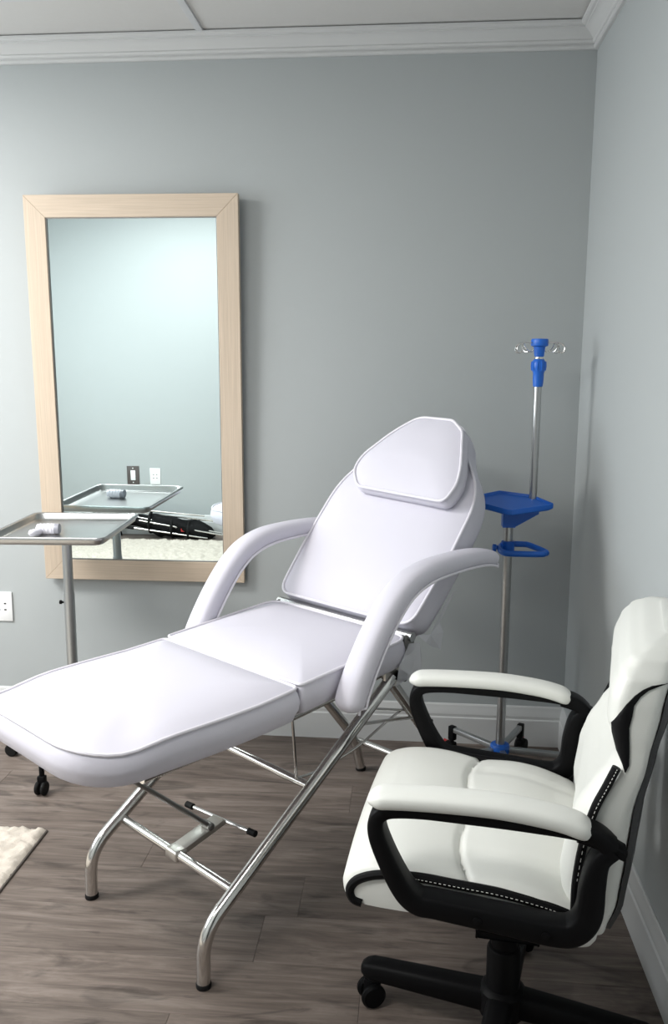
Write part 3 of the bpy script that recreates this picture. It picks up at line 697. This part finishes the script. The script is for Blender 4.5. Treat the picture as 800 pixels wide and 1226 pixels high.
# ------------------------------------------------------------------ rug
rx0, rx1, ry0, ry1 = -3.05, -1.600, -2.93, -.735
rug = empty('shag_rug', ((rx0+rx1)/2, (ry0+ry1)/2, 0)); tag(rug, 'beige shag rug with a dark bound edge on the wood floor', 'rug')
hx, hy = (rx1-rx0)/2, (ry1-ry0)/2
v, f = box(-hx, hx, -hy, hy, .0005, .006, .002, 1); mobj('binding', v, f, M['rugb'], rug, smooth=False)
rg = random.Random(11); nx, ny = 150, 250; vs_ = []; fs = []
for j in range(ny+1):
    for i in range(nx+1):
        e = min(i, nx-i, j, ny-j)
        z = .005 if e == 0 else .010+rg.random()*.011+.004*math.sin(i*.7+3*math.sin(j*.31))*math.cos(j*.53)
        q = .006 if e else 0
        vs_.append((-hx+.004+(2*hx-.008)*i/nx+(rg.random()-.5)*q, -hy+.004+(2*hy-.008)*j/ny+(rg.random()-.5)*q, z))
for j in range(ny):
    for i in range(nx): a = j*(nx+1)+i; fs.append((a, a+1, a+nx+2, a+nx+1))
o = mobj('pile', vs_, fs, M['rug'], rug, smooth=True, sharp=180)

# ------------------------------------------------------------------ wall plates
def outlet(name, loc, ry, sx, sz, label):
    e = empty(name, loc, ry); tag(e, label, 'outlet')
    v, f = box(-sx/2, sx/2, -.006, 0, -sz/2, sz/2, .0025, 2); mobj('plate', v, f, M['plate'], e)
    for z in (-.17*sz*.62, .17*sz*.62):
        for x in (-.012, .012):
            v, f = box(x-.0045, x+.0045, -.0066, -.004, z-.0028, z+.0028, .0006, 1); mobj('slot', v, f, M['slot'], e, smooth=False)
    return e
outlet('wall_outlet', (-2.066, 0, .460), 0, .078, .112, 'white outlet plate on the grey wall behind the tray stand')
outlet('wall_outlet', (-2.290, YF, .430), PI, .076, .118, 'white outlet plate beside the dark switch, seen in the mirror')
sw = empty('light_switch', (-2.452, YF, .436), PI); tag(sw, 'white rocker switch on a dark brown plate, seen in the mirror', 'switch')
v, f = box(-.045, .045, -.006, 0, -.068, .068, .0025, 2); mobj('plate', v, f, M['bplate'], sw)
v, f = box(-.0175, .0175, -.010, -.004, -.036, .036, .003, 2); mobj('rocker', v, f, M['plate'], sw)
for z in (-.052, .052):
    b = MB(); b.add(lathe([(.002, -.0075), (.004, -.007), (.004, -.005)], 10, (0, 0, z), 'Y')); b.obj('screw', M['plate'], sw)

# ------------------------------------------------------------------ folded frame lying along the wall behind the camera (seen in the mirror)
fb = empty('folded_frame', (-2.245, -3.035, 0)); tag(fb, 'folded black nylon and chrome-rod frame lying on the floor, seen in the mirror', 'folded frame')
rods = [((-.46, .03, .212), (.46, .03, .045)), ((-.40, -.03, .205), (.40, -.03, .120)), ((-.30, .05, .165), (.50, .05, .030)), ((-.28, -.04, .110), (.40, -.05, .020)), ((-.22, .06, .090), (.36, .06, .014)), ((-.36, 0, .222), (.33, 0, .165))]
for p, q in rods:
    b = MB(); b.add(tube([p, q], .0065, 10)); o = b.obj('rod', CH, fb)
    b = MB(); d = (Vector(q)-Vector(p)).normalized(); b.add(tube([Vector(p)-d*.02, Vector(p)+d*.05], .0125, 10)); b.obj('end_cap', M['rubber'], o)
def bundle(cx, cz, L, h, w, tilt):
    rings = []
    for k in range(17):
        t = -1+2*k/16; s = (1-abs(t)**4)**.5*.80+.10; rr = []
        for j in range(18):
            a = 2*PI*j/18; wob = 1+.12*math.sin(3*a+4*t)+.10*math.sin(9*t+2*a)
            rr.append((cx+L*t+tilt*math.sin(a)*h*.2, math.cos(a)*w*s*wob, max(.002, cz-tilt*L*t+math.sin(a)*h*s*wob)))
        rings.append(rr)
    return loft(rings)
b = MB(); b.add(bundle(.16, .078, .25, .074, .066, .20)); b.obj('fabric_seat', M['fabric'], fb)
b = MB(); b.add(bundle(-.20, .138, .30, .052, .058, .24)); b.obj('fabric_back', M['fabric'], fb)
b = MB(); b.add(bundle(.03, .060, .09, .052, .058, .1)); b.obj('fabric_pouch', M['fabric'], fb)
for p, q in (((-.44, .02, .205), (-.52, .02, .012)), ((-.36, -.04, .19), (-.30, -.05, .012))):
    b = MB(); b.add(tube([p, q], .011, 10)); b.obj('stand_leg', M['black'], fb)
b = MB(); b.add(tube([(-.54, .02, .009), (-.29, -.05, .009)], .009, 10)); b.obj('stand_foot', M['black'], fb)
for x in (-.06, .10, .22):
    b = MB(); b.add(tube([(x, .072*math.cos(2*PI*k/24), .098-.2*x+.072*math.sin(2*PI*k/24)) for k in range(24)], .008, 8, closed=True)); b.obj('strap', M['rubber'], fb)
b = MB(); b.add(box(.17, .20, .050, .064, .060, .085, .003)); b.obj('buckle', M['red'], fb)

# ------------------------------------------------------------------ units to metres
for me in bpy.data.meshes: me.transform(Matrix.Scale(S, 4))
for o in bpy.data.objects:
    if o.type in {'MESH', 'EMPTY'}: o.location = o.location*S
